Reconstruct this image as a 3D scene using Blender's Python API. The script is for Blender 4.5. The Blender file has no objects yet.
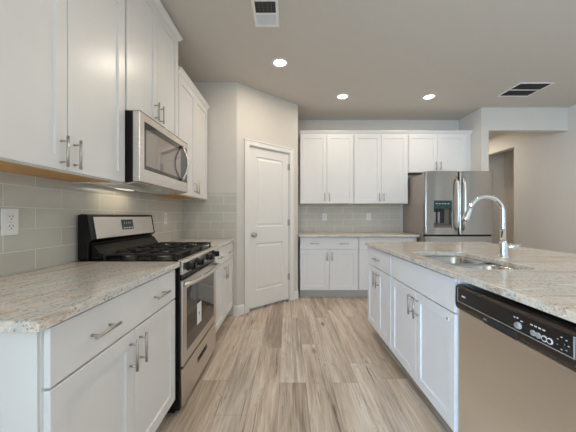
import bpy, bmesh, math, random
from mathutils import Vector, Matrix
random.seed(7)
PI = math.pi
SC = bpy.context.scene
COL = SC.collection

# ------------------------------------------------------------------ camera, world, exposure
cam_d = bpy.data.cameras.new('camera'); cam = bpy.data.objects.new('camera', cam_d); COL.objects.link(cam)
cam.location = (0, 0, 1.18); cam.rotation_euler = (PI/2, 0, 0)
cam_d.sensor_width = 36; cam_d.lens = 36*270/576; cam_d.clip_start = 0.02
SC.camera = cam
SC.view_settings.view_transform = 'Standard'; SC.view_settings.look = 'None'
SC.view_settings.gamma = 1; SC.view_settings.use_curve_mapping = False
SC.view_settings.exposure = -0.20
W = bpy.data.worlds.new('world'); SC.world = W; W.use_nodes = True
bgn = W.node_tree.nodes['Background']
bgn.inputs[0].default_value = (0.5, 0.74, 1.0, 1); bgn.inputs[1].default_value = 0.35

def area(name, loc, rot, sx, sy, power, col, spread=PI):
    l = bpy.data.lights.new(name, 'AREA'); l.shape = 'RECTANGLE'; l.size = sx; l.size_y = sy
    l.energy = power; l.color = col; l.spread = spread
    o = bpy.data.objects.new(name, l); COL.objects.link(o); o.location = loc; o.rotation_euler = rot
    return o
# bluish daylight from behind the viewpoint; its unseen windows are invented to admit it
RY = -4.2; WL0 = -1.26
WINS = [(-0.95, 0.65), (1.0, 2.6)]
for wa, wb in WINS:
    area('window_daylight', ((wa+wb)/2, RY-0.16, 1.45), (PI/2, 0, 0), wb-wa-0.1, 1.9, 3, (0.5, 0.72, 1.0))
area('side_window_daylight', (5.15, -1.6, 1.45), (PI/2, 0, PI/2), 2.2, 1.9, 8, (1.0, 0.95, 0.90))  # added fill in an unseen, invented window, for the range-wall cabinet fronts
area('patio_door_daylight', (WL0-0.16, -2.85, 1.15), (PI/2, 0, -PI/2), 1.8, 2.0, 580, (0.57, 0.78, 1.0), math.radians(166))  # stands in an invented patio door, added to light the island fronts

# ------------------------------------------------------------------ helpers
def box(bm, x0, x1, y0, y1, z0, z1):
    v = [bm.verts.new(p) for p in ((x0,y0,z0),(x1,y0,z0),(x1,y1,z0),(x0,y1,z0),(x0,y0,z1),(x1,y0,z1),(x1,y1,z1),(x0,y1,z1))]
    for f in ((3,2,1,0),(4,5,6,7),(0,1,5,4),(1,2,6,5),(2,3,7,6),(3,0,4,7)):
        bm.faces.new([v[i] for i in f])
    return bm
def prism_x(bm, poly, x0, x1):
    """poly: (y,z) points, extruded along x"""
    a = [bm.verts.new((x0, y, z)) for y, z in poly]; b = [bm.verts.new((x1, y, z)) for y, z in poly]
    n = len(poly)
    bm.faces.new(a[::-1]); bm.faces.new(b)
    for i in range(n): bm.faces.new((a[i], a[(i+1) % n], b[(i+1) % n], b[i]))
    return bm
def tube(bm, pts, r, seg=12, cap=True):
    pts = [Vector(p) for p in pts]; n = len(pts)
    rs = r if isinstance(r, (list, tuple)) else [r]*n
    up = None; rings = []
    for i, p in enumerate(pts):
        t = ((pts[min(i+1, n-1)] - pts[max(i-1, 0)])).normalized()
        if up is None:
            up = Vector((0,0,1)) if abs(t.z) < .9 else Vector((1,0,0))
        u = (up - t*up.dot(t)).normalized(); w = t.cross(u); up = u
        rings.append([bm.verts.new(p + (u*math.cos(2*PI*k/seg) + w*math.sin(2*PI*k/seg))*rs[i]) for k in range(seg)])
    for a, b in zip(rings, rings[1:]):
        for k in range(seg):
            f = bm.faces.new((a[k], a[(k+1) % seg], b[(k+1) % seg], b[k])); f.smooth = True
    if cap:
        bm.faces.new(rings[0][::-1]); bm.faces.new(rings[-1])
    return bm
def cyl(bm, p0, p1, r, seg=20, r2=None):
    return tube(bm, [p0, p1], [r, r if r2 is None else r2], seg)
def lathe(bm, prof, c, axis='z', seg=28):
    """prof: (radius, height) from bottom to top"""
    rings = []
    for r, h in prof:
        ring = []
        for k in range(seg):
            a = 2*PI*k/seg; u, v = r*math.cos(a), r*math.sin(a)
            p = {'z': (u, v, h), 'y': (u, -h, v), 'x': (h, u, v)}[axis]
            ring.append(bm.verts.new((c[0]+p[0], c[1]+p[1], c[2]+p[2])))
        rings.append(ring)
    for a, b in zip(rings, rings[1:]):
        for k in range(seg):
            f = bm.faces.new((a[k], a[(k+1) % seg], b[(k+1) % seg], b[k])); f.smooth = True
    bm.faces.new(rings[0][::-1]); bm.faces.new(rings[-1])
    return bm
def sharp(o):
    m = o.modifiers.new('split', 'EDGE_SPLIT'); m.split_angle = math.radians(35); return o
def mesh(name, bm, mat, parent=None, bevel=0, loc=None, seg=2):
    bmesh.ops.recalc_face_normals(bm, faces=bm.faces)
    me = bpy.data.meshes.new(name); bm.to_mesh(me); bm.free()
    me.materials.append(mat)
    o = bpy.data.objects.new(name, me); COL.objects.link(o)
    if parent: o.parent = parent
    if loc: o.location = loc
    if bevel:
        m = o.modifiers.new('edge', 'BEVEL'); m.width = bevel; m.segments = seg; m.limit_method = 'ANGLE'; m.angle_limit = math.radians(40)
    return o
def B(*boxes):
    bm = bmesh.new()
    for b in boxes: box(bm, *b)
    return bm
def thing(name, label, cat, loc=(0,0,0), rz=0, group=None):
    o = bpy.data.objects.new(name, None); COL.objects.link(o)
    o.location = loc; o.rotation_euler = (0, 0, rz); o.empty_display_size = .1
    o['label'] = label; o['category'] = cat
    if group: o['group'] = group
    return o
def tag(o, label, cat, group=None, kind=None):
    o['label'] = label; o['category'] = cat
    if group: o['group'] = group
    if kind: o['kind'] = kind
    return o
def struct(name, bm, mat, bevel=0):
    o = mesh(name, bm, mat, None, bevel); o['kind'] = 'structure'; return o

# ------------------------------------------------------------------ materials
class NT:
    def __init__(s, name):
        s.m = bpy.data.materials.new(name); s.m.use_nodes = True; s.t = s.m.node_tree; s.p = s.t.nodes['Principled BSDF']
    def n(s, typ, **kw):
        nd = s.t.nodes.new(typ)
        for k, v in kw.items(): setattr(nd, k, v)
        return nd
    def l(s, a, b): s.t.links.new(a, b)
    def math(s, op, a, b=None, c=None):
        nd = s.n('ShaderNodeMath', operation=op)
        for i, v in enumerate((a, b, c)):
            if v is None: continue
            if isinstance(v, (int, float)): nd.inputs[i].default_value = v
            else: s.l(v, nd.inputs[i])
        return nd.outputs[0]
    def mix(s, f, a, b, mode='MIX'):
        nd = s.n('ShaderNodeMix', data_type='RGBA', blend_type=mode)
        for i, v in ((0, f), (6, a), (7, b)):
            if isinstance(v, (int, float)): nd.inputs[i].default_value = v
            elif isinstance(v, tuple): nd.inputs[i].default_value = (*v, 1)
            else: s.l(v, nd.inputs[i])
        return nd.outputs[2]
    def ramp(s, f, stops):
        nd = s.n('ShaderNodeValToRGB'); e = nd.color_ramp.elements
        while len(e) < len(stops): e.new(.5)
        for el, (p, c) in zip(e, stops): el.position = p; el.color = (*c, 1) if len(c) == 3 else c
        s.l(f, nd.inputs[0]); return nd.outputs[0]
    def noise(s, vec, scale, detail=3, rough=.5):
        nd = s.n('ShaderNodeTexNoise'); nd.inputs['Scale'].default_value = scale
        nd.inputs['Detail'].default_value = detail; nd.inputs['Roughness'].default_value = rough
        if vec is not None: s.l(vec, nd.inputs['Vector'])
        return nd.outputs[0]
    def coords(s, scale=(1,1,1), rot=(0,0,0)):
        tc = s.n('ShaderNodeTexCoord'); mp = s.n('ShaderNodeMapping'); mp.inputs['Scale'].default_value = scale; mp.inputs['Rotation'].default_value = rot
        s.l(tc.outputs['Object'], mp.inputs[0]); return mp.outputs[0]
    def bump(s, h, strength, dist=.002):
        b = s.n('ShaderNodeBump'); b.inputs['Strength'].default_value = strength; b.inputs['Distance'].default_value = dist
        s.l(h, b.inputs['Height']); s.l(b.outputs[0], s.p.inputs['Normal'])
def simple(name, col, rough=.5, metal=0, noise=0.03, nscale=8, coat=0, emit=None, estr=0):
    t = NT(name); t.p.inputs['Roughness'].default_value = rough; t.p.inputs['Metallic'].default_value = metal
    n = t.noise(t.coords(), nscale)
    c0 = tuple(max(0, c*(1-noise)) for c in col); c1 = tuple(min(1, c*(1+noise)) for c in col)
    t.l(t.ramp(n, [(.3, c0), (.7, c1)]), t.p.inputs['Base Color'])
    if coat: t.p.inputs['Coat Weight'].default_value = coat
    if emit: t.p.inputs['Emission Color'].default_value = (*emit, 1); t.p.inputs['Emission Strength'].default_value = estr
    return t.m
def brushed(name, col, rough, scale=(2, 2, 300), streak=.12):
    t = NT(name); t.p.inputs['Metallic'].default_value = 1
    n = t.noise(t.coords(scale), 1.0, 2)
    t.l(t.ramp(n, [(.3, tuple(c*(1-streak*.4) for c in col)), (.7, col)]), t.p.inputs['Base Color'])
    r = t.n('ShaderNodeMapRange'); r.inputs[3].default_value = rough*(1-streak); r.inputs[4].default_value = rough*(1+streak)
    t.l(n, r.inputs[0]); t.l(r.outputs[0], t.p.inputs['Roughness'])
    return t.m

M = {}
M['cab'] = simple('cabinet_paint', (.77, .76, .75), .32, noise=.008)
M['isl'] = simple('island_cabinet_paint', (.83, .84, .87), .32, noise=.008)  # same cabinet paint, lightened and cooled to carry the blue daylight on the island
M['wall'] = simple('wall_paint', (.665, .63, .58), .7, noise=.01)
M['ceil'] = simple('ceiling_paint', (.625, .585, .53), .85, noise=.01)
M['trimw'] = simple('trim_paint', (.82, .80, .77), .35, noise=.008)
M['doorw'] = simple('door_paint', (.82, .80, .775), .35, noise=.008)
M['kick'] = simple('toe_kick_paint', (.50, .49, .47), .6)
M['wood'] = simple('bare_maple_underside', (.62, .34, .11), .5, noise=.15, nscale=14)
M['steel'] = brushed('brushed_stainless', (.70, .665, .63), .27, (6, 6, 500), .05)
M['dwsteel'] = brushed('dishwasher_stainless', (.83, .79, .73), .34, (3, 3, 120), .04)
M['steelh'] = brushed('brushed_stainless_sheet', (.66, .625, .585), .28, (3, 3, 200), .05)
M['fridge'] = brushed('fridge_stainless', (.38, .345, .31), .20, (3, 3, 260), .15)
M['fhandle'] = simple('polished_handle_steel', (.86, .84, .81), .28, 1)
M['nickel'] = brushed('satin_nickel', (.50, .48, .45), .30, (40, 40, 40), .1)
M['chrome'] = simple('chrome', (.80, .82, .84), .06, 1, noise=0)
M['sink'] = brushed('sink_stainless', (.50, .48, .455), .20, (60, 3, 60), .15)
M['black'] = simple('black_enamel', (.006, .0055, .005), .25, noise=.1); M['black'].node_tree.nodes['Principled BSDF'].inputs['Specular IOR Level'].default_value = .3
M['blackm'] = simple('black_plastic', (.012, .011, .010), .38, noise=.1)
M['mwside'] = simple('dark_oven_case', (.014, .011, .010), .6); M['mwside'].node_tree.nodes['Principled BSDF'].inputs['Specular IOR Level'].default_value = .15
M['iron'] = simple('cast_iron', (.012, .0115, .011), .55, noise=.2, nscale=60)
M['burner'] = simple('burner_aluminium', (.55, .54, .52), .4, 1)
M['glass'] = simple('dark_oven_glass', (.02, .018, .016), .04, noise=.05); M['glass'].node_tree.nodes['Principled BSDF'].inputs['Specular IOR Level'].default_value = .7
M['mglass'] = simple('mirror_oven_glass', (.36, .33, .31), .05, .85, noise=.02)
M['brown'] = simple('black_stainless_console', (.055, .042, .034), .26, .5, noise=.05)
M['fside'] = simple('refrigerator_side_paint', (.34, .295, .26), .45, noise=.02)
M['darkgap'] = simple('dark_gasket', (.01, .01, .01), .8)
M['display'] = simple('display_glass', (.012, .03, .028), .08, noise=.2)
M['teal'] = simple('dispenser_panel', (.012, .05, .046), .15, noise=.6, nscale=40)
M['paddle'] = simple('paddle_plastic', (.30, .27, .24), .3); M['niche'] = simple('dispenser_niche_plastic', (.16, .13, .11), .4)
M['white'] = simple('white_plastic', (.86, .85, .83), .35)
M['ink'] = simple('white_print', (.75, .75, .75), .5)
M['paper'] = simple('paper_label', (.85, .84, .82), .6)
M['blueink'] = simple('blue_print', (.12, .2, .55), .5)
M['slot'] = simple('slot_black', (.02, .02, .02), .7)
M['lamp'] = simple('lamp_diffuser', (1, 1, 1), .5, emit=(1, .95, .86), estr=14)
M['lampdim'] = simple('cooktop_lamp_lens', (.9, .9, .88), .5, emit=(1, .9, .75), estr=.8)
M['ventdark'] = simple('vent_duct', (.05, .048, .045), .8)
M['ventgrey'] = simple('vent_louvre', (.72, .74, .77), .5)
M['ventlou'] = simple('return_grille', (.20, .19, .18), .6)
M['btn'] = simple('grey_button', (.33, .33, .33), .4)

def tile_mat(name, axis, shift):
    t = NT(name); tc = t.n('ShaderNodeTexCoord'); s = t.n('ShaderNodeSeparateXYZ'); t.l(tc.outputs['Object'], s.inputs[0])
    cb = t.n('ShaderNodeCombineXYZ')
    t.l(t.math('ADD', s.outputs[axis], shift), cb.inputs[0]); t.l(t.math('SUBTRACT', s.outputs[2], .9145), cb.inputs[1])
    b = t.n('ShaderNodeTexBrick', offset=.5, offset_frequency=2)
    t.l(cb.outputs[0], b.inputs['Vector'])
    b.inputs['Scale'].default_value = 1; b.inputs['Mortar Size'].default_value = .0019; b.inputs['Mortar Smooth'].default_value = .1
    b.inputs['Brick Width'].default_value = .305; b.inputs['Row Height'].default_value = .102; b.inputs['Bias'].default_value = 0
    b.inputs['Color1'].default_value = (.64, .615, .54, 1); b.inputs['Color2'].default_value = (.58, .56, .495, 1)
    b.inputs['Mortar'].default_value = (.62, .61, .57, 1)
    n = t.noise(cb.outputs[0], 7, 4, .6)
    c = t.mix(.25, b.outputs['Color'], t.ramp(n, [(.3, (.52, .505, .45)), (.7, (.70, .675, .60))]))
    c2 = t.mix(b.outputs['Fac'], c, (.80, .79, .73))
    t.l(c2, t.p.inputs['Base Color'])
    r = t.math('MULTIPLY_ADD', b.outputs['Fac'], .6, .09); t.l(r, t.p.inputs['Roughness'])
    t.bump(t.math('SUBTRACT', 1, b.outputs['Fac']), .5, .002)
    return t.m
M['tile_l'] = tile_mat('glazed_tile_side', 1, -1.49+.305*10)
M['tile_f'] = tile_mat('glazed_tile_front', 0, 3.05)

def granite(name, rz, cool=0.0):
    t = NT(name)
    v = t.coords((1, 1, 1), (0, 0, rz))
    mp = t.n('ShaderNodeMapping'); mp.inputs['Scale'].default_value = (1.6, 13, 9); t.l(v, mp.inputs[0])
    st = t.n('ShaderNodeTexNoise'); st.inputs['Scale'].default_value = 1; st.inputs['Detail'].default_value = 6; st.inputs['Roughness'].default_value = .65; st.inputs['Distortion'].default_value = .8
    t.l(mp.outputs[0], st.inputs['Vector'])
    base = t.ramp(st.outputs[0], [(.28, (.28, .27, .26)), (.40, (.56, .465, .37)), (.48, (.76, .67, .57)), (.57, (.56, .54, .51)), (.68, (.84, .81, .75))])
    big = t.noise(v, 1.6, 3)
    base = t.mix(t.ramp(big, [(.4, (0, 0, 0)), (.65, (.6, .6, .6))]), base, (.56, .57, .555))
    fine = t.noise(v, 95, 3, .8)
    base = t.mix(.8, base, t.ramp(fine, [(.3, (.12, .11, .10)), (.45, (.5, .5, .5)), (.7, (.72, .70, .66))]), 'SOFT_LIGHT')
    mp2 = t.n('ShaderNodeMapping'); mp2.inputs['Scale'].default_value = (60, 130, 110); t.l(v, mp2.inputs[0])
    vo = t.n('ShaderNodeTexVoronoi'); vo.inputs['Scale'].default_value = 1; t.l(mp2.outputs[0], vo.inputs['Vector'])
    gate = t.noise(v, 30, 3)
    sp = t.math('MULTIPLY', t.math('LESS_THAN', vo.outputs['Distance'], .32), t.math('GREATER_THAN', gate, .49))
    base = t.mix(t.math('MULTIPLY', sp, .62), base, (.16, .155, .15))
    t.l(base, t.p.inputs['Base Color']); t.p.inputs['Roughness'].default_value = .16
    return t.m
M['gran_l'] = granite('granite_side', PI/2+.25)
M['gran_i'] = granite('granite_island', .05)

def floor_mat():
    t = NT('vinyl_plank_floor'); tc = t.n('ShaderNodeTexCoord'); s = t.n('ShaderNodeSeparateXYZ'); t.l(tc.outputs['Object'], s.inputs[0])
    PW, PL = .185, 1.22
    xr = t.math('DIVIDE', t.math('ADD', s.outputs[0], 10.05), PW); row = t.math('FLOOR', xr)
    wn = t.n('ShaderNodeTexWhiteNoise', noise_dimensions='1D'); t.l(row, wn.inputs['W'])
    yr = t.math('ADD', t.math('DIVIDE', s.outputs[1], PL), t.math('MULTIPLY', wn.outputs[0], 7.3)); pl = t.math('FLOOR', yr)
    cb = t.n('ShaderNodeCombineXYZ'); t.l(row, cb.inputs[0]); t.l(pl, cb.inputs[1])
    w2 = t.n('ShaderNodeTexWhiteNoise', noise_dimensions='2D'); t.l(cb.outputs[0], w2.inputs['Vector'])
    rnd = w2.outputs[0]
    cv = t.n('ShaderNodeCombineXYZ')
    t.l(t.math('ADD', s.outputs[0], t.math('MULTIPLY', rnd, 13)), cv.inputs[0]); t.l(s.outputs[1], cv.inputs[1]); t.l(t.math('MULTIPLY', rnd, 40), cv.inputs[2])
    def grain(sx, sy, det, dist=0):
        mp = t.n('ShaderNodeMapping'); mp.inputs['Scale'].default_value = (sx, sy, 1); t.l(cv.outputs[0], mp.inputs[0])
        nd = t.n('ShaderNodeTexNoise'); nd.inputs['Scale'].default_value = 1; nd.inputs['Detail'].default_value = det; nd.inputs['Distortion'].default_value = dist
        nd.inputs['Roughness'].default_value = .6
        t.l(mp.outputs[0], nd.inputs['Vector']); return nd.outputs[0]
    g1 = grain(6.5, .75, 5, .9); g2 = grain(70, 3.0, 4, .2); g3 = grain(30, 1.0, 3, .8)
    c = t.ramp(g1, [(.30, (.17, .128, .097)), (.41, (.36, .275, .205)), (.53, (.66, .54, .435)), (.70, (.80, .73, .65))])
    tone = t.ramp(rnd, [(0, (.44, .36, .30)), (.35, (.70, .575, .465)), (.7, (.56, .49, .43)), (1, (.80, .74, .67))])
    c = t.mix(.42, c, tone)
    c = t.mix(.9, c, t.ramp(g2, [(.3, (.25, .23, .21)), (.7, (.75, .74, .73))]), 'SOFT_LIGHT')
    g4 = grain(9, .9, 5, 1.2)
    line = t.ramp(t.math('ABSOLUTE', t.math('SUBTRACT', g4, .47)), [(.0, (.45, .45, .45)), (.012, (0, 0, 0))])
    c = t.mix(t.math('MULTIPLY', line, t.math('GREATER_THAN', g1, .47)), c, (.20, .145, .10))
    crack = t.ramp(g3, [(.29, (.85, .85, .85)), (.36, (0, 0, 0))])
    c = t.mix(crack, c, (.09, .062, .044))
    # knots
    mp = t.n('ShaderNodeMapping'); mp.inputs['Scale'].default_value = (5.5, 1.7, 1); t.l(cv.outputs[0], mp.inputs[0])
    vo = t.n('ShaderNodeTexVoronoi'); vo.inputs['Scale'].default_value = 1; t.l(mp.outputs[0], vo.inputs['Vector'])
    kn = t.ramp(vo.outputs['Distance'], [(.04, (.8, .8, .8)), (.13, (0, 0, 0))])
    c = t.mix(1.0, c, (.98, .985, .985), 'MULTIPLY'); c = t.mix(kn, c, (.13, .092, .068))
    fx = t.math('FRACT', xr); fy = t.math('FRACT', yr)
    ex = t.math('LESS_THAN', t.math('MINIMUM', fx, t.math('SUBTRACT', 1, fx)), .0085)
    ey = t.math('LESS_THAN', t.math('MINIMUM', fy, t.math('SUBTRACT', 1, fy)), .0013)
    e = t.math('MAXIMUM', ex, ey)
    c = t.mix(t.math('MULTIPLY', e, .4), c, (.10, .08, .065))
    t.l(c, t.p.inputs['Base Color'])
    t.l(t.math('MULTIPLY_ADD', g2, .18, .30), t.p.inputs['Roughness'])
    t.bump(g2, .12, .001)
    return t.m
M['floor'] = floor_mat()

# ------------------------------------------------------------------ room shell
CH = 2.77; WL = -1.26; YC = 3.205; YB = 4.47; XR = 4.10
P1 = Vector((-.606, YC)); P2 = Vector((.140, 3.865))
struct('floor', B((-1.5, 6.6, RY-.3, 7.2, -.06, 0)), M['floor'])
struct('ceiling', B((-1.5, 6.6, RY-.3, 7.2, CH, CH+.1)), M['ceil'])
struct('wall_left', B((WL-.12, WL, RY-.12, -3.8, 0, CH), (WL-.12, WL, -1.9, YC+.12, 0, CH), (WL-.12, WL, -3.8, -1.9, 2.2, CH)), M['wall'])
struct('wall_pantry', B((WL, P1.x, YC, YC+.11, 0, CH)), M['wall'])
struct('wall_back', B((.03, 2.832, YB, YB+.12, 0, CH)), M['wall'])
struct('wall_back_return', B((.03, .150, 3.96, YB, 0, CH)), M['wall'])
struct('wall_niche', B((2.832, 2.940, 3.955, 6.6, 0, CH)), M['wall'])
struct('wall_header', B((2.940, XR, 3.955, 4.075, 2.434, CH)), M['wall'])
struct('wall_right', B((XR, XR+.12, .6, 4.90, 0, CH), (XR, XR+.12, 4.90, 6.0, 2.434, CH), (XR, XR+.12, 6.0, 6.6, 0, CH)), M['wall'])
struct('wall_hall', B((2.832, 6.0, 6.6, 6.72, 0, CH)), M['wall'])
struct('wall_hall_end', B((5.3, 5.42, .72, 6.6, 0, CH)), M['wall'])
struct('wall_living_return', B((XR, 5.2, .6, .72, 0, CH)), M['wall'])
# unseen wall right of the viewpoint, with a window opening invented for fill light
struct('wall_living', B((5.2, 5.32, RY, -2.75, 0, CH), (5.2, 5.32, -.45, .72, 0, CH), (5.2, 5.32, -2.75, -.45, 0, .45), (5.2, 5.32, -2.75, -.45, 2.45, CH)), M['wall'])
# unseen rear wall with two windows invented for the daylight
segs = [WL-.12, WINS[0][0], WINS[0][1], WINS[1][0], WINS[1][1], 5.32]
bm = bmesh.new()
for i in (0, 2, 4): box(bm, segs[i], segs[i+1], RY-.12, RY, 0, CH)
for wa, wb in WINS: box(bm, wa, wb, RY-.12, RY, 0, .4); box(bm, wa, wb, RY-.12, RY, 2.5, CH)
struct('wall_rear', bm, M['wall'])
for i, (wa, wb) in enumerate(WINS):
    mid = (wa+wb)/2
    struct('window_%d' % (i+1), B((wa, wa+.05, RY-.08, RY-.02, .4, 2.5), (wb-.05, wb, RY-.08, RY-.02, .4, 2.5), (wa+.05, wb-.05, RY-.08, RY-.02, .4, .46),
        (wa+.05, wb-.05, RY-.08, RY-.02, 2.44, 2.5), (mid-.02, mid+.02, RY-.07, RY-.03, .46, 2.44), (wa+.05, wb-.05, RY-.07, RY-.03, 1.43, 1.47)), M['trimw'])
struct('door_2', B((WL-.09, WL-.03, -3.8, -3.72, 0, 2.2), (WL-.09, WL-.03, -1.98, -1.9, 0, 2.2), (WL-.09, WL-.03, -3.72, -1.98, 0, .09), (WL-.09, WL-.03, -3.72, -1.98, 2.11, 2.2), (WL-.085, WL-.035, -2.89, -2.81, .09, 2.11)), M['trimw'])  # unseen patio door frame, invented around the left daylight source
struct('window_3', B((5.23, 5.29, -2.75, -2.70, .45, 2.45), (5.23, 5.29, -.5, -.45, .45, 2.45), (5.23, 5.29, -2.7, -.5, .45, .5), (5.23, 5.29, -2.7, -.5, 2.4, 2.45), (5.24, 5.28, -1.62, -1.58, .5, 2.4)), M['trimw'])  # unseen window frame, invented around the side fill

# diagonal pantry wall with door opening (built in its own frame, turned into place)
d = P2 - P1; DL = d.length; DA = math.atan2(d.y, d.x)
DT0, DT1, DH = .163, .843, 2.055
def placed(o, loc, rz): o.location = loc; o.rotation_euler = (0, 0, rz); return o
DLOC = (P1.x, P1.y, 0)
placed(struct('wall_diagonal', B((0, DT0, 0, .11, 0, CH), (DT1, DL, 0, .11, 0, CH), (DT0, DT1, 0, .11, DH, CH)), M['wall']), DLOC, DA)
cw = .062
bm = bmesh.new()
for x0, x1, z0, z1 in ((DT0-cw, DT0+.004, 0, DH+cw), (DT1-.004, DT1+cw, 0, DH+cw), (DT0+.004, DT1-.004, DH-.004, DH+cw)):
    box(bm, x0, x1, -.016, 0, z0, z1)
box(bm, DT0-cw-.004, DT0-cw+.014, -.022, 0, 0, DH+cw); box(bm, DT1+cw-.014, DT1+cw+.004, -.022, 0, 0, DH+cw)
box(bm, DT0-cw-.004, DT1+cw+.004, -.022, 0, DH+cw-.014, DH+cw+.004)
placed(struct('trim_1', bm, M['trimw'], .003), DLOC, DA)
placed(struct('trim_2', B((DT0-.0, DT0+.012, .0, .11, 0, DH), (DT1-.012, DT1, .0, .11, 0, DH), (DT0+.012, DT1-.012, 0, .11, DH-.012, DH)), M['trimw']), DLOC, DA)

def panel_leaf(w, z0, z1, panels, th=.035):
    """front at y=0 facing -y; panels = list of (x0,x1,z0,z1) moulded recesses"""
    bm = bmesh.new()
    xs = sorted({0, w, *[p[0] for p in panels], *[p[1] for p in panels]}); zs = sorted({z0, z1, *[p[2] for p in panels], *[p[3] for p in panels]})
    def quad(a, b, c, d_): bm.faces.new([bm.verts.new(p) for p in (a, b, c, d_)])
    for xa, xb in zip(xs, xs[1:]):
        for za, zb in zip(zs, zs[1:]):
            if any(abs(xa-p[0]) < 1e-6 and abs(za-p[2]) < 1e-6 for p in panels):
                loops = [(0, 0), (.010, .009), (.022, .009), (.040, .003)]
                rs = [[(xa+i, dd, za+i), (xb-i, dd, za+i), (xb-i, dd, zb-i), (xa+i, dd, zb-i)] for i, dd in loops]
                for r0, r1 in zip(rs, rs[1:]):
                    for k in range(4): quad(r0[k], r0[(k+1) % 4], r1[(k+1) % 4], r1[k])
                quad(*rs[-1])
            else: quad((xa, 0, za), (xb, 0, za), (xb, 0, zb), (xa, 0, zb))
    for a, b in (((0, 0), (0, th)), ((w, 0), (w, th))): quad((a[0], a[1], z0), (a[0], b[1], z0), (a[0], b[1], z1), (a[0], a[1], z1))
    quad((0, 0, z0), (w, 0, z0), (w, th, z0), (0, th, z0)); quad((0, 0, z1), (w, 0, z1), (w, th, z1), (0, th, z1)); quad((0, th, z0), (w, th, z0), (w, th, z1), (0, th, z1))
    bmesh.ops.remove_doubles(bm, verts=bm.verts, dist=1e-5)
    return bm
LW = DT1-DT0-.030
leaf = struct('door_1', panel_leaf(LW, .030, DH-.015, [(.105, LW-.105, 1.045, 1.93), (.105, LW-.105, .24, .835)]), M['doorw'])
lp = Matrix.Rotation(DA, 3, 'Z') @ Vector((DT0+.015, .012, 0)); placed(leaf, (P1.x+lp.x, P1.y+lp.y, 0), DA)
bm = bmesh.new(); lathe(bm, [(.030, 0), (.030, .006), (.012, .008), (.011, .028), (.024, .036), (.029, .048), (.026, .060), (.014, .066)], (.06, 0, .945), 'y')
mesh('door_knob', bm, M['nickel'], leaf)
for z in (.34, 1.09, 1.86):
    bm = bmesh.new(); cyl(bm, (LW+.006, -.014, z-.045), (LW+.006, -.014, z+.045), .0065); box(bm, LW-.014, LW+.006, -.010, .0, z-.042, z+.042)
    mesh('door_hinge', bm, M['nickel'], leaf)
# baseboards
def baseboard(name, L, loc, rz):
    o = struct(name, prism_x(bmesh.new(), [(0, 0), (-.014, 0), (-.014, .095), (-.009, .108), (-.004, .115), (0, .115)], 0, L), M['trimw']); placed(o, loc, rz)
baseboard('baseboard_pantry', P1.x-(-.645)+.006, (-.645, YC, 0), 0)
baseboard('baseboard_diagonal_1', DT0-cw-.006, DLOC, DA)
lp = Matrix.Rotation(DA, 3, 'Z') @ Vector((DT1+cw+.006, 0, 0))
baseboard('baseboard_diagonal_2', DL-DT1-cw-.006, (P1.x+lp.x, P1.y+lp.y, 0), DA)
baseboard('baseboard_right', 4.2, (XR, 4.88, 0), -PI/2)
baseboard('baseboard_niche', .108, (2.832, 3.955, 0), 0)

# tile backsplash
struct('wall_tile_left', B((WL, WL+.009, .70, YC, .9145, 1.43)), M['tile_l'])
struct('wall_tile_pantry', B((WL+.009, -.612, YC-.009, YC, .9145, 1.455)), M['tile_f'])
struct('wall_tile_back', B((.150, 1.856, YB-.009, YB, .9145, 1.385)), M['tile_f'])

# ------------------------------------------------------------------ cabinets
def shaker(x0, x1, z0, z1, yf, th=.019, st=.058, rec=.009):
    bm = bmesh.new()
    def ring(i, y): return [bm.verts.new(p) for p in ((x0+i, y, z0+i), (x1-i, y, z0+i), (x1-i, y, z1-i), (x0+i, y, z1-i))]
    L = [ring(0, yf+th), ring(0, yf+.0015), ring(.0015, yf), ring(st, yf), ring(st+.002, yf+rec)]
    for a, b in zip(L, L[1:]):
        for k in range(4): bm.faces.new((a[k], a[(k+1) % 4], b[(k+1) % 4], b[k]))
    bm.faces.new(L[0][::-1]); bm.faces.new(L[-1])
    return bm
def slab_front(x0, x1, z0, z1, yf, th=.019): return B((x0, x1, yf, yf+th, z0, z1))
def pull(parent, yf, p, vertical, L=.128):
    """bar pull centred at p=(x,z) standing off the face yf"""
    bm = bmesh.new(); x, z = p; o = .030; r = .0055; h = L/2; c = h-.020
    if vertical:
        cyl(bm, (x, yf-o, z-h), (x, yf-o, z+h), r, 14)
        for s in (-c, c): cyl(bm, (x, yf+.0005, z+s), (x, yf-o, z+s), .0045, 12)
    else:
        cyl(bm, (x-h, yf-o, z), (x+h, yf-o, z), r, 14)
        for s in (-c, c): cyl(bm, (x+s, yf+.0005, z), (x+s, yf-o, z), .0045, 12)
    return mesh('handle', bm, M['nickel'], parent)
def crown(w, d_, z, left, right):
    """stepped crown moulding round a cabinet top; left/right = return that end"""
    bm = bmesh.new(); prof = [(0, z-.006), (.008, z-.006), (.010, z+.010), (.018, z+.016), (.034, z+.040), (.040, z+.044), (.040, z+.055)]
    rows = []
    for p, h in prof:
        pl = p if left else 0; pr = p if right else 0
        rows.append([bm.verts.new(q) for q in ((-pl, -.02, h), (-pl, -d_-p, h), (w+pr, -d_-p, h), (w+pr, -.02, h))])
    for a, b in zip(rows, rows[1:]):
        for k in range(4): bm.faces.new((a[k], a[(k+1) % 4], b[(k+1) % 4], b[k]))
    bm.faces.new(rows[0][::-1]); bm.faces.new(rows[-1])
    return bm
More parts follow.
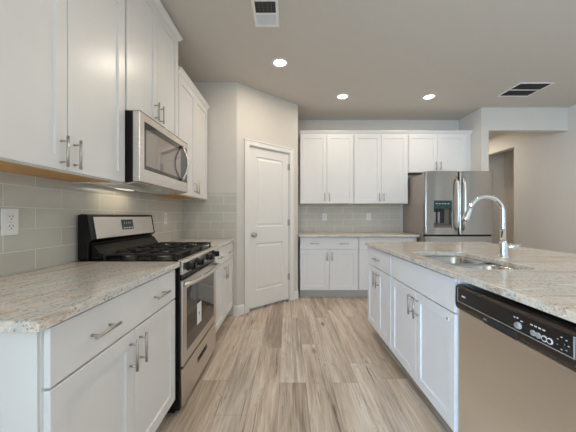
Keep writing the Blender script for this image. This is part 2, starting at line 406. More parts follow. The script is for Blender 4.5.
def base_cab(label, loc, rz, w, kind, mat, depth=.609, pulls=2, group=None, kick_in=.075, lend=False, rend=False, false_front=False):
    t = thing('base_cabinet', label, 'cabinet', loc, rz, group); th = .019; D = depth-th; g = .001
    if false_front:
        mesh('carcass', B((g, .019, -D, -.001, .114, .883), (w-.019, w-g, -D, -.001, .114, .883), (.019, w-.019, -D, -.001, .114, .132), (.019, w-.019, -.012, -.001, .132, .883), (.019, w-.019, -D, -D+.018, .132, .883)), mat, t)
    else: mesh('carcass', B((g, w-g, -D, -.001, .114, .883)), mat, t, .0015)
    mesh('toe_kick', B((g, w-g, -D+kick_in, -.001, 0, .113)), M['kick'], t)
    m = .010; yf = -depth; mid = w/2
    dr = mesh('drawer' if not false_front else 'drawer_front', slab_front(m, w-m, .708, .873, yf), mat, t, .0015)
    if not false_front:
        for x in ((mid,) if pulls == 1 else (w*.25, w*.75)): pull(dr, yf, (x, .785), False)
    z0, z1 = .122, .700
    dl = mesh('door', shaker(m, mid-.002, z0, z1, yf), mat, t); dr2 = mesh('door', shaker(mid+.002, w-m, z0, z1, yf), mat, t)
    pull(dl, yf, (mid-.036, .606), True); pull(dr2, yf, (mid+.036, .606), True)
    return t
def upper_cab(label, loc, rz, w, z0, z1, mat, depth=.310, group=None, cr=(False, False), fill=0, hz=None):
    t = thing('upper_cabinet', label, 'cabinet', loc, rz, group); th = .019; D = depth-th; g = .001
    mesh('carcass', B((g, w-g, -D, -.001, z0+.012, z1)), mat, t, .001)
    mesh('face_frame', B((g, .018, -D, -D+.018, z0, z0+.012), (w-.018, w-g, -D, -D+.018, z0, z0+.012), (.018, w-.018, -D, -D+.018, z0, z0+.012), (g, .018, -D+.018, -.001, z0, z0+.012), (w-.018, w-g, -D+.018, -.001, z0, z0+.012)), mat, t)
    mesh('underside', B((.019, w-.019, -D+.019, -.002, z0+.006, z0+.0118)), M['wood'], t)
    m = .009; yf = -depth; mid = w/2
    dl = mesh('door', shaker(m, mid-.002, z0+.004, z1-.006, yf), mat, t); dr = mesh('door', shaker(mid+.002, w-m, z0+.004, z1-.006, yf), mat, t)
    h = (z0+.036+.064) if hz is None else hz
    pull(dl, yf, (mid-.035, h), True); pull(dr, yf, (mid+.035, h), True)
    mesh('crown_moulding', crown(w+fill, D, z1, *cr), mat, t)
    return t
LX = WL+.001
G1 = 'white shaker base cabinets beside the gas range'; G2 = 'white shaker base cabinets of the tiled back alcove'; G3 = 'white shaker base cabinets of the island'
base_cab('white shaker base cabinet with wide drawer, standing between viewer and stainless gas range', (LX, .728, 0), PI/2, .838, None, M['cab'], group=G1)
base_cab('white shaker base cabinet between stainless gas range and tiled pantry wall', (LX, 2.350, 0), PI/2, .838, None, M['cab'], group=G1)
# end panel of the run of cabinets facing the living room
p = tag(mesh('end_panel', B((WL+.001, -.671, .7215, .7275, 0, .883)), M['cab'], None, .001), 'pale painted end panel closing the range-wall cabinets under granite corner', 'cabinet panel')
b1 = base_cab('white base cabinet in back alcove beside pantry door corner', (.171, YB-.001, 0), 0, .838, None, M['cab'], group=G2)
b2 = base_cab('white base cabinet in back alcove beside refrigerator, partly behind island', (1.010, YB-.001, 0), 0, .838, None, M['cab'], group=G2)
IX = .81; IB = IX+.609
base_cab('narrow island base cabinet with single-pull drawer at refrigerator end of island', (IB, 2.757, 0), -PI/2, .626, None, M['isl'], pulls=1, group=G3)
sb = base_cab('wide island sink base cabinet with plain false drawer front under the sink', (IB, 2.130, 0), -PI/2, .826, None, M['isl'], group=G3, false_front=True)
# little round child-lock sticker on the sink base door
sd = [c for c in sb.children if c.name.startswith('door')][1]
bm = bmesh.new(); lathe(bm, [(.012, 0), (.012, .0015), (.010, .003)], (.760, -.609, .660), 'y', 20); s_ = mesh('round_sticker', bm, M['white'], sd); bm = bmesh.new(); lathe(bm, [(.006, .0031), (.006, .0036)], (.760, -.609, .660), 'y', 16); mesh('blue_mark', bm, M['blueink'], sd); s_['label'] = 'small round white sticker with blue mark'
# filler strip between sink base and dishwasher, carried on the sink base
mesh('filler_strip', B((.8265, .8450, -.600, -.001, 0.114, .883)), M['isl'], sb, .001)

upper_cab('white two-door upper cabinet above granite counter, before the microwave', (LX, .745, 0), PI/2, .836, 1.37, 2.437, M['cab'], cr=(True, False), group='white shaker upper cabinets on range wall', hz=1.450)
upper_cab('raised white upper cabinet directly above the microwave', (LX, 1.582, 0), PI/2, .762, 1.803, 2.690, M['cab'], cr=(True, True), group='white shaker upper cabinets on range wall', hz=1.925)
upper_cab('white two-door upper cabinet between microwave and tiled pantry wall', (LX, 2.345, 0), PI/2, .845, 1.37, 2.425, M['cab'], cr=(False, False), fill=.012, group='white shaker upper cabinets on range wall')
U2 = 'white shaker upper cabinets of the back alcove'
upper_cab('white two-door back alcove upper cabinet next to pantry door corner', (.181, YB-.001, 0), 0, .836, 1.37, 2.437, M['cab'], group=U2)
upper_cab('white two-door back alcove upper cabinet between its twin and the refrigerator', (1.018, YB-.001, 0), 0, .836, 1.37, 2.437, M['cab'], group=U2)
uf = upper_cab('short white upper cabinet above the stainless refrigerator', (1.855, YB-.001, 0), 0, .905, 1.85, 2.437, M['cab'], fill=.070, group=U2)
mesh('filler_strip', B((.906, .975, -.290, -.272, 1.85, 2.436)), M['cab'], uf)

# dishwasher side / island end panels and island back
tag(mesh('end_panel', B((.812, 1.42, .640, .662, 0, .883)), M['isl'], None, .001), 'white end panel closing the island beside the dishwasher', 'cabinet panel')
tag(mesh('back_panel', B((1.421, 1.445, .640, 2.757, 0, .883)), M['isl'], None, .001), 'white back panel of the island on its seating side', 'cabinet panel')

# ------------------------------------------------------------------ countertops
def slab(name, x0, x1, y0, y1, mat, label, hole=None, z0=.884, z1=.914):
    cx, cy = x0, y0; bm = bmesh.new()
    if hole is None: box(bm, 0, x1-x0, 0, y1-y0, 0, z1-z0)
    else:
        def loop(pts): 
            v = [bm.verts.new((x-cx, y-cy, z1-z0)) for x, y in pts]
            return [bm.edges.new((v[i], v[(i+1) % len(v)])) for i in range(len(v))]
        e = loop([(x0, y0), (x1, y0), (x1, y1), (x0, y1)]) + loop(hole)
        bmesh.ops.triangle_fill(bm, use_beauty=True, use_dissolve=False, edges=e)
        r = bmesh.ops.extrude_face_region(bm, geom=list(bm.faces))
        for v in r['geom']:
            if isinstance(v, bmesh.types.BMVert): v.co.z -= (z1-z0)
    o = mesh(name, bm, mat, None, .003, (x0, y0, z0))
    return tag(o, label, 'countertop')
def rrect(x0, x1, y0, y1, r, n=6):
    pts = []
    for cx, cy, a0 in ((x1-r, y1-r, 0), (x0+r, y1-r, PI/2), (x0+r, y0+r, PI), (x1-r, y0+r, 1.5*PI)):
        for k in range(n+1):
            a = a0+PI/2*k/n; pts.append((cx+r*math.cos(a), cy+r*math.sin(a)))
    return pts
slab('granite_countertop', WL+.010, -.630, .682, 1.578, M['gran_l'], 'speckled beige granite countertop beside range, above pale end panel')
slab('granite_countertop', WL+.010, -.630, 2.352, YC-.010, M['gran_l'], 'short granite countertop between gas range and tiled pantry wall')
slab('granite_countertop', .152, 1.858, YB-.66, YB-.010, M['gran_i'], 'granite countertop of the back alcove beside the refrigerator')
SX0, SX1, SY0, SY1 = .895, 1.275, 1.345, 2.010
slab('granite_countertop', .790, 2.010, .610, 2.790, M['gran_i'], 'large granite island countertop around the undermount sink', rrect(SX0, SX1, SY0, SY1, .085))

# ------------------------------------------------------------------ sink and faucet
sk = thing('kitchen_sink', 'stainless double-bowl undermount sink set in island granite', 'sink', ((SX0+SX1)/2, (SY0+SY1)/2, .884))
def bowl(x0, x1, y0, y1, depth, top=-.002, r=.075):
    bm = bmesh.new(); rows = []
    for i, z, rr in ((-.012, top, r+.012), (0, top, r), (.004, top-.01, r), (.012, -depth+.03, r-.01), (.022, -depth+.010, r-.015), (.045, -depth, r-.03)):
        rows.append([bm.verts.new((x, y, z)) for x, y in rrect(x0+i, x1-i, y0+i, y1-i, max(rr, .01))])
    n = len(rows[0])
    for a, b in zip(rows, rows[1:]):
        for k in range(n):
            f = bm.faces.new((a[k], a[(k+1) % n], b[(k+1) % n], b[k])); f.smooth = True
    bm.faces.new(rows[-1])
    bmesh.ops.recalc_face_normals(bm, faces=bm.faces)
    return bm
hx = (SX1-SX0)/2-.002; hy = (SY1-SY0)/2-.002; dv = 0.0
for (ya, yb, dep) in ((-hy, dv-.014, .19), (dv+.014, hy, .21)):
    o = mesh('bowl', bowl(-hx, hx, ya, yb, dep), M['sink'], sk)
    m = o.modifiers.new('thick', 'SOLIDIFY'); m.thickness = .0015; m.offset = -1
    bm = bmesh.new(); lathe(bm, [(.045, -dep+.0005), (.045, -dep+.003), (.036, -dep+.003), (.030, -dep+.0015)], (0, (ya+yb)/2, 0)); mesh('drain', bm, M['chrome'], o)
FX, FY = 1.372, 1.722
fc = thing('kitchen_faucet', 'tall chrome gooseneck pull-down faucet behind the island sink', 'faucet', (FX, FY, .914))
bm = bmesh.new(); lathe(bm, [(.030, 0), (.030, .006), (.025, .012), (.023, .02), (.0225, .09), (.021, .10), (.018, .108)], (0, 0, 0)); mesh('body', bm, M['chrome'], fc)
R = .108; pts = [(0, 0, .10), (0, 0, .20), (0, 0, .282)]
for k in range(1, 17):
    a = PI*.90*k/16; pts.append((-R+R*math.cos(a), 0, .282+R*math.sin(a)))
bm = bmesh.new(); tube(bm, pts, [.0155, .014]+[.013]*(len(pts)-2), 16); mesh('gooseneck_spout', bm, M['chrome'], fc)
e = Vector(pts[-1]); dn = (Vector(pts[-1])-Vector(pts[-2])).normalized()
bm = bmesh.new(); tube(bm, [e-dn*.002, e+dn*.004, e+dn*.02, e+dn*.065, e+dn*.085, e+dn*.088], [.012, .015, .0155, .020, .0205, .016], 18); sp = mesh('spray_head', bm, M['chrome'], fc)
q = e+dn*.0882; bm = bmesh.new(); cyl(bm, q-dn*.001, q+dn*.001, .0145); mesh('spray_face', bm, M['blackm'], sp)
bm = bmesh.new(); tube(bm, [(.010, 0, .070), (.045, 0, .070), (.047, 0, .070), (.078, 0, .070), (.084, 0, .070)], [.017, .016, .020, .019, .013], 16); tube(bm, [(.080, 0, .072), (.092, -.004, .078), (.104, -.008, .086)], [.008, .0065, .006], 10); mesh('lever_handle', bm, M['chrome'], fc)

# ------------------------------------------------------------------ refrigerator
fr = thing('refrigerator', 'stainless french-door refrigerator with ice and water dispenser in left door', 'refrigerator', (1.880, YB-.03, 0))
FW = .948; FD = .735
mesh('cabinet_body', B((.012, FW-.014, -.655, 0, .03, 1.772)), M['fside'], fr, .004)
mesh('foot_grille', B((.02, FW-.02, -.66, -.60, 0.0, .095)), M['blackm'], fr)
def curved_door(x0, x1, z0, z1, yb, yf, hole=None, round_l=True, round_r=True, bulge=.018):
    xs = {x0, x1}; N = 14
    for k in range(1, N): xs.add(x0+(x1-x0)*k/N)
    for k in (.002, .006, .012, .020): xs.add(x0+k); xs.add(x1-k)
    zs = {z0, z1}
    if hole: 
        xs = {x for x in xs if min(abs(x-hole[0]), abs(x-hole[1])) > .004} | {hole[0], hole[1]}; zs |= {hole[2], hole[3]}
    xs = sorted(xs); zs = sorted(zs)
    def fy(x):
        u = (x-(x0+x1)/2)/((x1-x0)/2); y = yf-bulge*(1-u*u)
        for on, dd in ((round_l, x-x0), (round_r, x1-x)):
            if on and dd < .022: y += .022-math.sqrt(max(0, .022**2-(.022-dd)**2))
        return y
    bm = bmesh.new()
    F = {(i, j): bm.verts.new((x, fy(x), z)) for i, x in enumerate(xs) for j, z in enumerate(zs)}
    Bk = {(i, j): bm.verts.new((x, yb, z)) for i, x in enumerate(xs) for j, z in enumerate(zs)}
    nx, nz = len(xs), len(zs)
    inside = lambda i, j: hole and hole[0]-1e-6 <= xs[i] and xs[i+1] <= hole[1]+1e-6 and hole[2]-1e-6 <= zs[j] and zs[j+1] <= hole[3]+1e-6
    for i in range(nx-1):
        for j in range(nz-1):
            if inside(i, j): continue
            f = bm.faces.new((F[i, j], F[i+1, j], F[i+1, j+1], F[i, j+1])); f.smooth = True
            bm.faces.new((Bk[i, j], Bk[i, j+1], Bk[i+1, j+1], Bk[i+1, j]))
            if i == 0 or inside(i-1, j): bm.faces.new((F[i, j], F[i, j+1], Bk[i, j+1], Bk[i, j]))
            if i == nx-2 or inside(i+1, j): bm.faces.new((F[i+1, j], Bk[i+1, j], Bk[i+1, j+1], F[i+1, j+1]))
            if j == 0 or inside(i, j-1): bm.faces.new((F[i, j], Bk[i, j], Bk[i+1, j], F[i+1, j]))
            if j == nz-2 or inside(i, j+1): bm.faces.new((F[i, j+1], F[i+1, j+1], Bk[i+1, j+1], Bk[i, j+1]))
    return bm
hm = FW/2
H = (.118, .366, 1.020, 1.392)
ld = sharp(mesh('door', curved_door(.002, hm-.003, .925, 1.796, -.662, -.725, H), M['fridge'], fr))
rd = sharp(mesh('door', curved_door(hm+.003, FW-.002, .925, 1.796, -.662, -.725), M['fridge'], fr))
fd = sharp(mesh('freezer_drawer', curved_door(.002, FW-.002, .11, .900, -.662, -.725, bulge=.012), M['fridge'], fr))
mesh('door_gasket', B((.012, FW-.012, -.700, -.6615, .900, .925), (hm-.004, hm+.004, -.69, -.6615, .925, 1.77)), M['darkgap'], fr)
for x, par in ((hm-.047, ld), (hm+.047, rd)):
    bm = bmesh.new(); pts = []
    for k in range(13):
        u = k/12; pts.append((x, -.742-.045*math.sin(PI*u)**.28 if 0 < u < 1 else -.733, .985+.715*u))
    tube(bm, pts, .0150, 12); mesh('handle', bm, M['fhandle'], par)
bm = bmesh.new(); pts = [(.08+(FW-.16)*k/12, -.742-.05*math.sin(PI*k/12)**.5 if 0 < k < 12 else -.733, .80) for k in range(13)]; tube(bm, pts, .0125, 12); mesh('handle', bm, M['steel'], fd)
cav = mesh('dispenser_recess', B((H[0]+.001, H[1]-.001, -.668, -.664, H[2]+.001, H[3]-.001), (H[0]+.001, H[1]-.001, -.731, -.668, H[2]+.001, H[2]+.035)), M['niche'], ld); cav['label'] = 'dark recessed dispenser niche'
mesh('dispenser_console', B((H[0]+.002, H[1]-.002, -.737, -.6685, 1.275, H[3]-.002)), M['teal'], ld, .004)
mesh('dispenser_back', B((H[0]+.002, H[1]-.065, -.6725, -.6681, H[2]+.060, 1.274)), M['blackm'], ld)
for x in (.142, .197):
    mesh('dispenser_paddle', B((x, x+.028, -.700, -.6728, 1.085, 1.235)), M['paddle'], ld, .006)
mesh('drip_tray', B((H[0]+.012, H[1]-.012, -.730, -.672, H[2]+.036, H[2]+.042)), M['blackm'], ld)
mesh('touch_mark', B(*[(H[0]+.03+.04*k, H[0]+.052+.04*k, -.7382, -.737, 1.345, 1.352) for k in range(5)]), M['ink'], ld)
mesh('brand_badge', B((FW-.19, FW-.155, -.7315, -.729, 1.655, 1.663)), M['ink'], rd)
for x in (.05, FW-.10): mesh('hinge_cover', B((x, x+.05, -.70, -.62, 1.7755, 1.792)) if False else B((x, x+.05, -.65, -.56, 1.7725, 1.803)), M['fside'], fr, .004)

# ------------------------------------------------------------------ gas range
rg = thing('gas_range', 'freestanding stainless gas range with black grates and backguard', 'range', (WL+.010, 1.586, 0), PI/2)
RW = .757
mesh('body', B((0, RW, -.612, -.02, .035, .905)), M['black'], rg, .003)
mesh('foot_base', B((.03, RW-.03, -.57, -.05, 0, .0345)), M['blackm'], rg)
mesh('cooktop', prism_x(bmesh.new(), [(-.015, .9055), (-.015, .918), (-.590, .918), (-.600, .914), (-.600, .9055)], 0, RW), M['black'], rg, .002)
# backguard
mesh('backguard', prism_x(bmesh.new(), [(-.012, .9185), (-.012, 1.185), (-.030, 1.192), (-.072, 1.188), (-.098, 1.035), (-.075, 1.020), (-.075, .9185)], .002, RW-.002), M['black'], rg, .004)
bgp = mesh('backguard_panel', prism_x(bmesh.new(), [(-.0745, 1.174), (-.0798, 1.175), (-.103, 1.042), (-.0975, 1.040)], .040, RW-.034), M['steelh'], rg, .002)
def bg_y(z): return -.078-(1.183-z)/(1.183-1.042)*.025
mesh('backguard_riser', prism_x(bmesh.new(), [(-.0755, .9187), (-.0755, 1.012), (-.100, 1.004), (-.135, .955), (-.137, .9187)], .02, RW-.02), M['black'], rg, .004)
dp = mesh('clock_display', prism_x(bmesh.new(), [(bg_y(1.155)+.002, 1.155), (bg_y(1.155)-.003, 1.155), (bg_y(1.085)-.003, 1.085), (bg_y(1.085)+.002, 1.085)], .30, .435), M['display'], rg, .001)
bm = bmesh.new()
for k in range(4):
    zz = 1.097; x = .312+.031*k; y = bg_y(zz)-.0032; box(bm, x, x+.018, y-.001, y, zz-.004, zz+.004)
mesh('button', bm, M['ink'], dp)
bm = bmesh.new()
for x in (.325, .350, .372, .392): box(bm, x, x+.008, bg_y(1.13)-.0042, bg_y(1.13)-.003, 1.122, 1.138)
mesh('clock_digits', bm, M['btn'], dp)
# front control panel, knobs
mesh('control_panel', prism_x(bmesh.new(), [(-.6005, .906), (-.6005, .9195), (-.622, .914), (-.630, .900), (-.628, .832), (-.6125, .832), (-.6125, .906)], .006, RW-.006), M['steelh'], rg, .003)
mesh('vent_slot', B((.010, RW-.010, -.620, -.6125, .800, .8315)), M['black'], rg)
for x in (.10, .255, .49, .65):
    bm = bmesh.new(); lathe(bm, [(.029, 0), (.029, .006), (.024, .009), (.023, .036), (.020, .040)], (x, -.6292, .868), 'y', 24)
    kn = mesh('knob', bm, M['black'], rg)
    mesh('knob_grip', B((x-.006, x+.006, -.6292-.052, -.6292-.0405, .846, .890)), M['blackm'], kn, .003)
# oven door
def ring_front(x0, x1, z0, z1, yb, yf, h):
    bm = bmesh.new()
    def ring(a, b, c, e_, y): return [bm.verts.new(p) for p in ((a, y, c), (b, y, c), (b, y, e_), (a, y, e_))]
    L = [ring(h[0], h[1], h[2], h[3], yb), ring(x0, x1, z0, z1, yb), ring(x0, x1, z0, z1, yf), ring(h[0], h[1], h[2], h[3], yf), ring(h[0], h[1], h[2], h[3], yb)]
    for a, b in zip(L, L[1:]):
        for k in range(4): bm.faces.new((a[k], a[(k+1) % 4], b[(k+1) % 4], b[k]))
    bmesh.ops.remove_doubles(bm, verts=bm.verts, dist=1e-6)
    return bm
hw = (.075, RW-.075, .350, .735)
od = mesh('oven_door', ring_front(.013, RW-.013, .285, .795, -.6125, -.628, hw), M['steelh'], rg, .003)
mesh('oven_window', B((hw[0]+.0005, hw[1]-.0005, -.6265, -.6125, hw[2]+.0005, hw[3]-.0005)), M['glass'], od)
bm = bmesh.new(); pts = []
for k in range(17):
    u = k/16; s = math.sin(PI*u)**.45 if 0 < k < 16 else 0
    pts.append((.030+(RW-.06)*u, -.640-.048*s, .772))
tube(bm, pts, .0135, 12); 
for x in (.030, RW-.030): cyl(bm, (x, -.627, .772), (x, -.652, .772), .015, 14)
mesh('oven_handle', bm, M['steel'], od)
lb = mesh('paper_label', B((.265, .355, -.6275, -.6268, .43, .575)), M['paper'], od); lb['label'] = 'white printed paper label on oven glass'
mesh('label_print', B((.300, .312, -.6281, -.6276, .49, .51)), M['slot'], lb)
dh = (.28, .50, .160, .200)
dw_ = mesh('storage_drawer', ring_front(.013, RW-.013, .048, .272, -.6125, -.626, dh), M['steelh'], rg, .003)
mesh('drawer_pull', B((dh[0], dh[1], -.6155, -.6125, dh[2], dh[3])), M['slot'], dw_)
# burners and grates
for x, y, r in ((.17, -.22, .040), (.17, -.45, .048), (.59, -.22, .040), (.59, -.45, .045), (.38, -.335, .052)):
    bm = bmesh.new(); lathe(bm, [(r, .9182), (r, .926), (r*.85, .930)], (x, y, 0)); bo = mesh('burner', bm, M['burner'], rg)
    bm = bmesh.new(); lathe(bm, [(r*.74, .9302), (r*.76, .934), (r*.66, .938)], (x, y, 0)); mesh('burner_cap', bm, M['iron'], bo)
for gx0, gx1 in ((.018, .262), (.266, .491), (.495, .739)):
    bm = bmesh.new(); y0, y1 = -.585, -.150; zt = .956; h = .013; b = .012
    for x in (gx0, gx1-b): box(bm, x, x+b, y0, y1, zt-h, zt)
    for y in (y0, (y0+y1)/2-b/2, y1-b): box(bm, gx0+b, gx1-b, y, y+b, zt-h, zt)
    for yy in ((y0+y1)/2-.11, (y0+y1)/2+.11):
        cxm = (gx0+gx1)/2
        box(bm, gx0+b, cxm-.028, yy-.005, yy+.005, zt-h, zt+.003); box(bm, cxm+.028, gx1-b, yy-.005, yy+.005, zt-h, zt+.003)
        box(bm, cxm-.005, cxm+.005, yy+.028, yy+.10, zt-h, zt+.003); box(bm, cxm-.005, cxm+.005, yy-.10, yy-.028, zt-h, zt+.003)
    for x in (gx0, gx1-b):
        for y in (y0, y1-b): box(bm, x, x+b, y, y+b, .9182, zt-h)
    mesh('grate', bm, M['iron'], rg, .002)

# ------------------------------------------------------------------ microwave
mw = thing('microwave', 'stainless over-the-range microwave mounted under the raised cabinet', 'microwave', (WL+.010, 1.584, 1.381), PI/2)
MW_, MH = .758, .420
mesh('housing', B((0, MW_, -.338, -.001, 0, MH)), M['mwside'], mw, .002)
mesh('bottom_plate', B((.01, MW_-.01, -.335, -.01, -.008, -.0005)), M['steel'], mw)
mesh('grease_filter', B((.08, .32, -.26, -.10, -.011, -.0085), (.44, .68, -.26, -.10, -.011, -.0085)), M['ventgrey'], mw)
hh = (.055, MW_-.012, .085, .372)
md = mesh('door', ring_front(0, MW_, .002, MH-.001, -.3385, -.380, hh), M['steel'], mw, .004)
mesh('glass_border', ring_front(hh[0]+.0005, hh[1]-.12, hh[2]+.0005, hh[3]-.0005, -.339, -.3787, (hh[0]+.020, hh[1]-.135, hh[2]+.022, hh[3]-.040)), M['glass'], md)
mesh('door_glass', B((hh[0]+.0205, hh[1]-.1355, -.3785, -.339, hh[2]+.0225, hh[3]-.0405)), M['mglass'], md)
cpn = mesh('control_strip', B((hh[1]-.1195, hh[1]-.0005, -.3785, -.339, hh[2]+.0005, hh[3]-.0005)), M['glass'], md)
mesh('top_lip', B((.0, MW_, -.3835, -.3385, MH-.0005, MH+.001)), M['steel'], mw)
mesh('lower_lip', prism_x(bmesh.new(), [(-.376, .001), (-.30, -.016), (-.30, -.0085), (-.34, .0)], 0.002, MW_-.002), M['steel'], mw)
bm = bmesh.new(); xh = hh[1]-.125; pts = []
for k in range(15):
    u = k/14; pts.append((xh, -.384-.050*math.sin(PI*u), .085+.285*u))
tube(bm, pts, .0095, 12); mesh('handle', bm, M['steel'], md)
mesh('brand_badge', B((.36, .41, -.3812, -.380, .392, .399)), M['btn'], md)
lm = mesh('cooktop_lamp', B((.30, .46, -.085, -.045, -.0115, -.0085)), M['lampdim'], mw)
ml = area('microwave_lamp', (WL+.11, 1.93, 1.362), (0, 0, 0), 0.10, .34, 0.5, (1, .84, .60))

# ------------------------------------------------------------------ dishwasher
dwr = thing('dishwasher', 'stainless dishwasher with black control console under island granite', 'dishwasher', (IB, 1.2785, 0), -PI/2)
DWW = .596
mesh('tub', B((.003, DWW-.003, -.575, -.02, .10, .858)), M['black'], dwr)
mesh('toe_panel', B((.003, DWW-.003, -.54, -.50, 0, .0995)), M['blackm'], dwr)
mesh('door', prism_x(bmesh.new(), [(-.5755, .115), (-.607, .115), (-.613, .125), (-.613, .742), (-.5755, .742)], .001, DWW-.001), M['dwsteel'], dwr, .004)
pr = [(-.5755, .743), (-.612, .743), (-.622, .748), (-.627, .765), (-.626, .845), (-.618, .856), (-.605, .860), (-.5755, .860)]
con = mesh('console', prism_x(bmesh.new(), pr, -.003, DWW+.003), M['brown'], dwr, .006, seg=3)
mesh('handle_recess', B((.185, .345, -.6285, -.62, .748, .776)), M['slot'], con, .002)
mesh('recess_edge', B((.187, .205, -.6295, -.6286, .762, .770)), M['chrome'], con)
st = mesh('control_strip', B((.022, .530, -.6283, -.622, .786, .846)), M['blackm'], con, .001)
mesh('strip_outline', B((.018, .534, -.6287, -.622, .7830, .7857), (.5303, .534, -.6287, -.622, .7857, .8463), (.018, .0217, -.6287, -.622, .7857, .8463)), M['btn'], con)
mesh('badge', B((.05, .075, -.6290, -.6284, .812, .819)), M['ink'], st, .002)
bm = bmesh.new(); lathe(bm, [(.0125, 0), (.0125, .002), (.010, .009), (.008, .010)], (.354, -.6284, .805), 'y', 22); mesh('dial', bm, M['btn'], st)
mesh('dial_marks', B((.333, .340, -.6289, -.6284, .826, .830), (.345, .352, -.6289, -.6284, .827, .831), (.360, .370, -.6289, -.6284, .822, .825)), M['ink'], st)
mesh('cycle_marks', B(*[(.398+.014*k, .407+.014*k, -.6289, -.6284, .825, .829) for k in range(4)]), M['ink'], st)
for x in (.409, .427):
    bm = bmesh.new(); lathe(bm, [(.0095, 0), (.0095, .003), (.007, .0045)], (x, -.6284, .803), 'y', 20); mesh('button', bm, M['btn'], st)
for x in (.447, .464):
    bm = bmesh.new(); lathe(bm, [(.0095, 0), (.0095, .002)], (x, -.6284, .802), 'y', 20); bo = mesh('button', bm, M['ink'], st)
    bm = bmesh.new(); lathe(bm, [(.0062, 0), (.0062, .001)], (x, -.6305, .802), 'y', 16); mesh('button_symbol', bm, M['slot'], bo)
bm = bmesh.new()
for k in range(7):
    a = 2*PI*k/7; x, z = .502+.016*math.cos(a), .812+.018*math.sin(a); box(bm, x-.0025, x+.0025, -.6289, -.6284, z-.0012, z+.0012)
mesh('timer_marks', bm, M['ink'], st)
bm = bmesh.new(); lathe(bm, [(.011, 0), (.010, .006)], (.502, -.6284, .812), 'y', 20); mesh('dial', bm, M['blackm'], st)

# ------------------------------------------------------------------ outlets
def outlet(label, loc, rz, w=.074, h=.120, group=None):
    t = thing('wall_outlet', label, 'outlet', loc, rz, group)
    mesh('cover_plate', B((-w/2, w/2, -.006, 0, -h/2, h/2)), M['white'], t, .002)
    for dz in (.021, -.021):
        bm = bmesh.new(); lathe(bm, [(.0165, 0), (.0165, .002), (.0155, .0028)], (0, -.006, dz), 'y', 20); so = mesh('socket', bm, M['white'], t)
        mesh('socket_slots', B((-.0085, -.006, -.0093, -.0087, dz, dz+.009), (.006, .0085, -.0093, -.0087, dz, dz+.009), (-.0025, .0025, -.0093, -.0087, dz-.010, dz-.005)), M['slot'], so)
    bm = bmesh.new(); lathe(bm, [(.003, 0), (.003, .001)], (0, -.006, 0), 'y', 10); mesh('screw', bm, M['nickel'], t)
GO = 'white duplex outlets on the tiled backsplash'
outlet('white duplex outlet in side backsplash before the range, above granite counter', (WL+.0091, 1.212, 1.153), PI/2, group=GO)
outlet('white duplex outlet on side backsplash just beyond the range', (WL+.0091, 2.745, 1.155), PI/2, group=GO)
outlet('white duplex outlet on alcove backsplash near the pantry door', (.604, YB-.0091, 1.165), 0, group=GO)
outlet('white duplex outlet on alcove backsplash toward the refrigerator', (1.333, YB-.0091, 1.170), 0, group=GO)

# ------------------------------------------------------------------ recessed lights, ceiling vents
LIGHTS = [(-.083, 2.80, 'recessed ceiling light between supply vent and pantry corner'), (.725, 3.59, 'recessed ceiling light in front of alcove cabinets, middle of three'), (1.88, 3.60, 'recessed ceiling light above the refrigerator front')]
for x, y, lb_ in LIGHTS:
    t = thing('recessed_light', lb_, 'ceiling light', (x, y, CH-.0005), 0, 'round recessed ceiling lights')
    bm = bmesh.new(); seg = 32
    rr = [(.088, 0), (.088, -.004), (.064, -.006), (.060, -.001)]
    rings = [[bm.verts.new((r*math.cos(2*PI*k/seg), r*math.sin(2*PI*k/seg), z)) for k in range(seg)] for r, z in rr]
    for a, b in zip(rings, rings[1:]):
        for k in range(seg): f = bm.faces.new((a[k], a[(k+1) % seg], b[(k+1) % seg], b[k])); f.smooth = True
    mesh('trim_ring', bm, M['white'], t)
    bm = bmesh.new(); lathe(bm, [(.060, -.003), (.060, -.001)], (0, 0, 0)); mesh('lens', bm, M['lamp'], t)
def downlight(x, y, p=7):
    l = bpy.data.lights.new('downlight', 'AREA'); l.shape = 'DISK'; l.size = .12; l.energy = p; l.color = (1, .86, .69)
    o = bpy.data.objects.new('downlight', l); COL.objects.link(o); o.location = (x, y, CH-.012)
for (x, y, _), p in zip(LIGHTS, (10, 5.8, 5.8)): downlight(x, y, p)
# unseen fill lamps added for hall, kitchen and rear; last follows a ceiling glow
for x, y, p in ((3.45, 5.5, 13), (4.75, 5.3, 7), (3.3, 2.2, 13), (.3, -1.6, 8), (-.083, .95, 4.5), (1.2, 1.75, 6)): downlight(x, y, p)
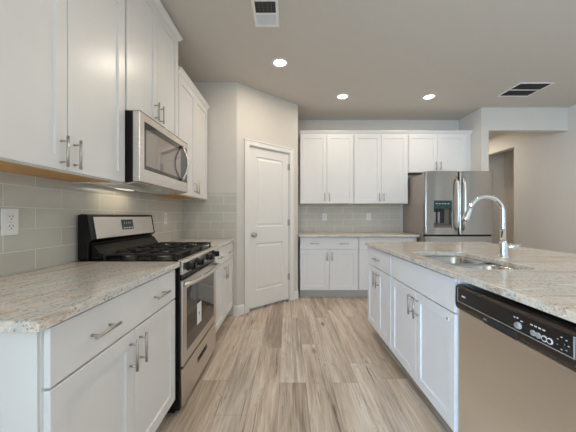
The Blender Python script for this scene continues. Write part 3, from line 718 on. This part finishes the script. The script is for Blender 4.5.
# supply register
t = thing('ceiling_vent', 'small white supply vent in ceiling before the recessed light', 'vent', (-.172, 2.115, CH-.0005))
fx, fy = .100, .145
mesh('frame', B((-fx, -fx+.022, -fy, fy, -.008, 0), (fx-.022, fx, -fy, fy, -.008, 0), (-fx+.022, fx-.022, -fy, -fy+.022, -.008, 0), (-fx+.022, fx-.022, fy-.022, fy, -.008, 0), (-fx+.022, fx-.022, -.007, .007, -.008, 0)), M['white'], t, .001)
mesh('duct_back', B((-fx+.022, fx-.022, -fy+.022, fy-.022, -.002, 0)), M['ventdark'], t)
def lou(x0, x1, y0, y1, n, tilt):
    bm = bmesh.new()
    for k in range(n):
        y = y0+(y1-y0)*(k+.5)/n; prism_x(bm, [(y-tilt, -.0065), (y-tilt+.0012, -.0065), (y+tilt+.0012, -.0022), (y+tilt, -.0022)], x0, x1)
    return bm
mesh('louvre_bank', lou(-fx+.022, fx-.022, .010, fy-.025, 9, -.0065), M['ventgrey'], t)
bm = bmesh.new()
for k in range(8):
    y = -fy+.024+.0145*k; prism_x(bm, [(y, -.0065), (y+.001, -.0065), (y+.004, -.0022), (y+.003, -.0022)], -fx+.022, fx-.022)
for x in (-.05, -.02, .015, .045): box(bm, x, x+.003, -fy+.023, -.008, -.0060, -.0024)
mesh('louvre_bank', bm, M['ventlou'], t)
# return grille
t = thing('ceiling_vent', 'wide dark double return grille in ceiling near hall opening', 'vent', (2.97, 3.395, CH-.0005))
fx, fy = .205, .185
mesh('frame', B((-fx, -fx+.020, -fy, fy, -.008, 0), (fx-.020, fx, -fy, fy, -.008, 0), (-fx+.02, fx-.02, -fy, -fy+.020, -.008, 0), (-fx+.02, fx-.02, fy-.020, fy, -.008, 0), (-fx+.02, fx-.02, -.008, .008, -.008, 0)), M['white'], t, .001)
mesh('duct_back', B((-fx+.02, fx-.02, -fy+.02, fy-.02, -.002, 0)), M['ventdark'], t)
for a, b in ((-fy+.021, -.009), (.009, fy-.021)):
    bm = bmesh.new(); n = 12
    for k in range(n):
        y = a+(b-a)*(k+.3)/n; prism_x(bm, [(y, -.0065), (y+.001, -.0065), (y+.006, -.0022), (y+.005, -.0022)], -fx+.02, fx-.02)
    mesh('louvre_bank', bm, M['ventlou'], t)
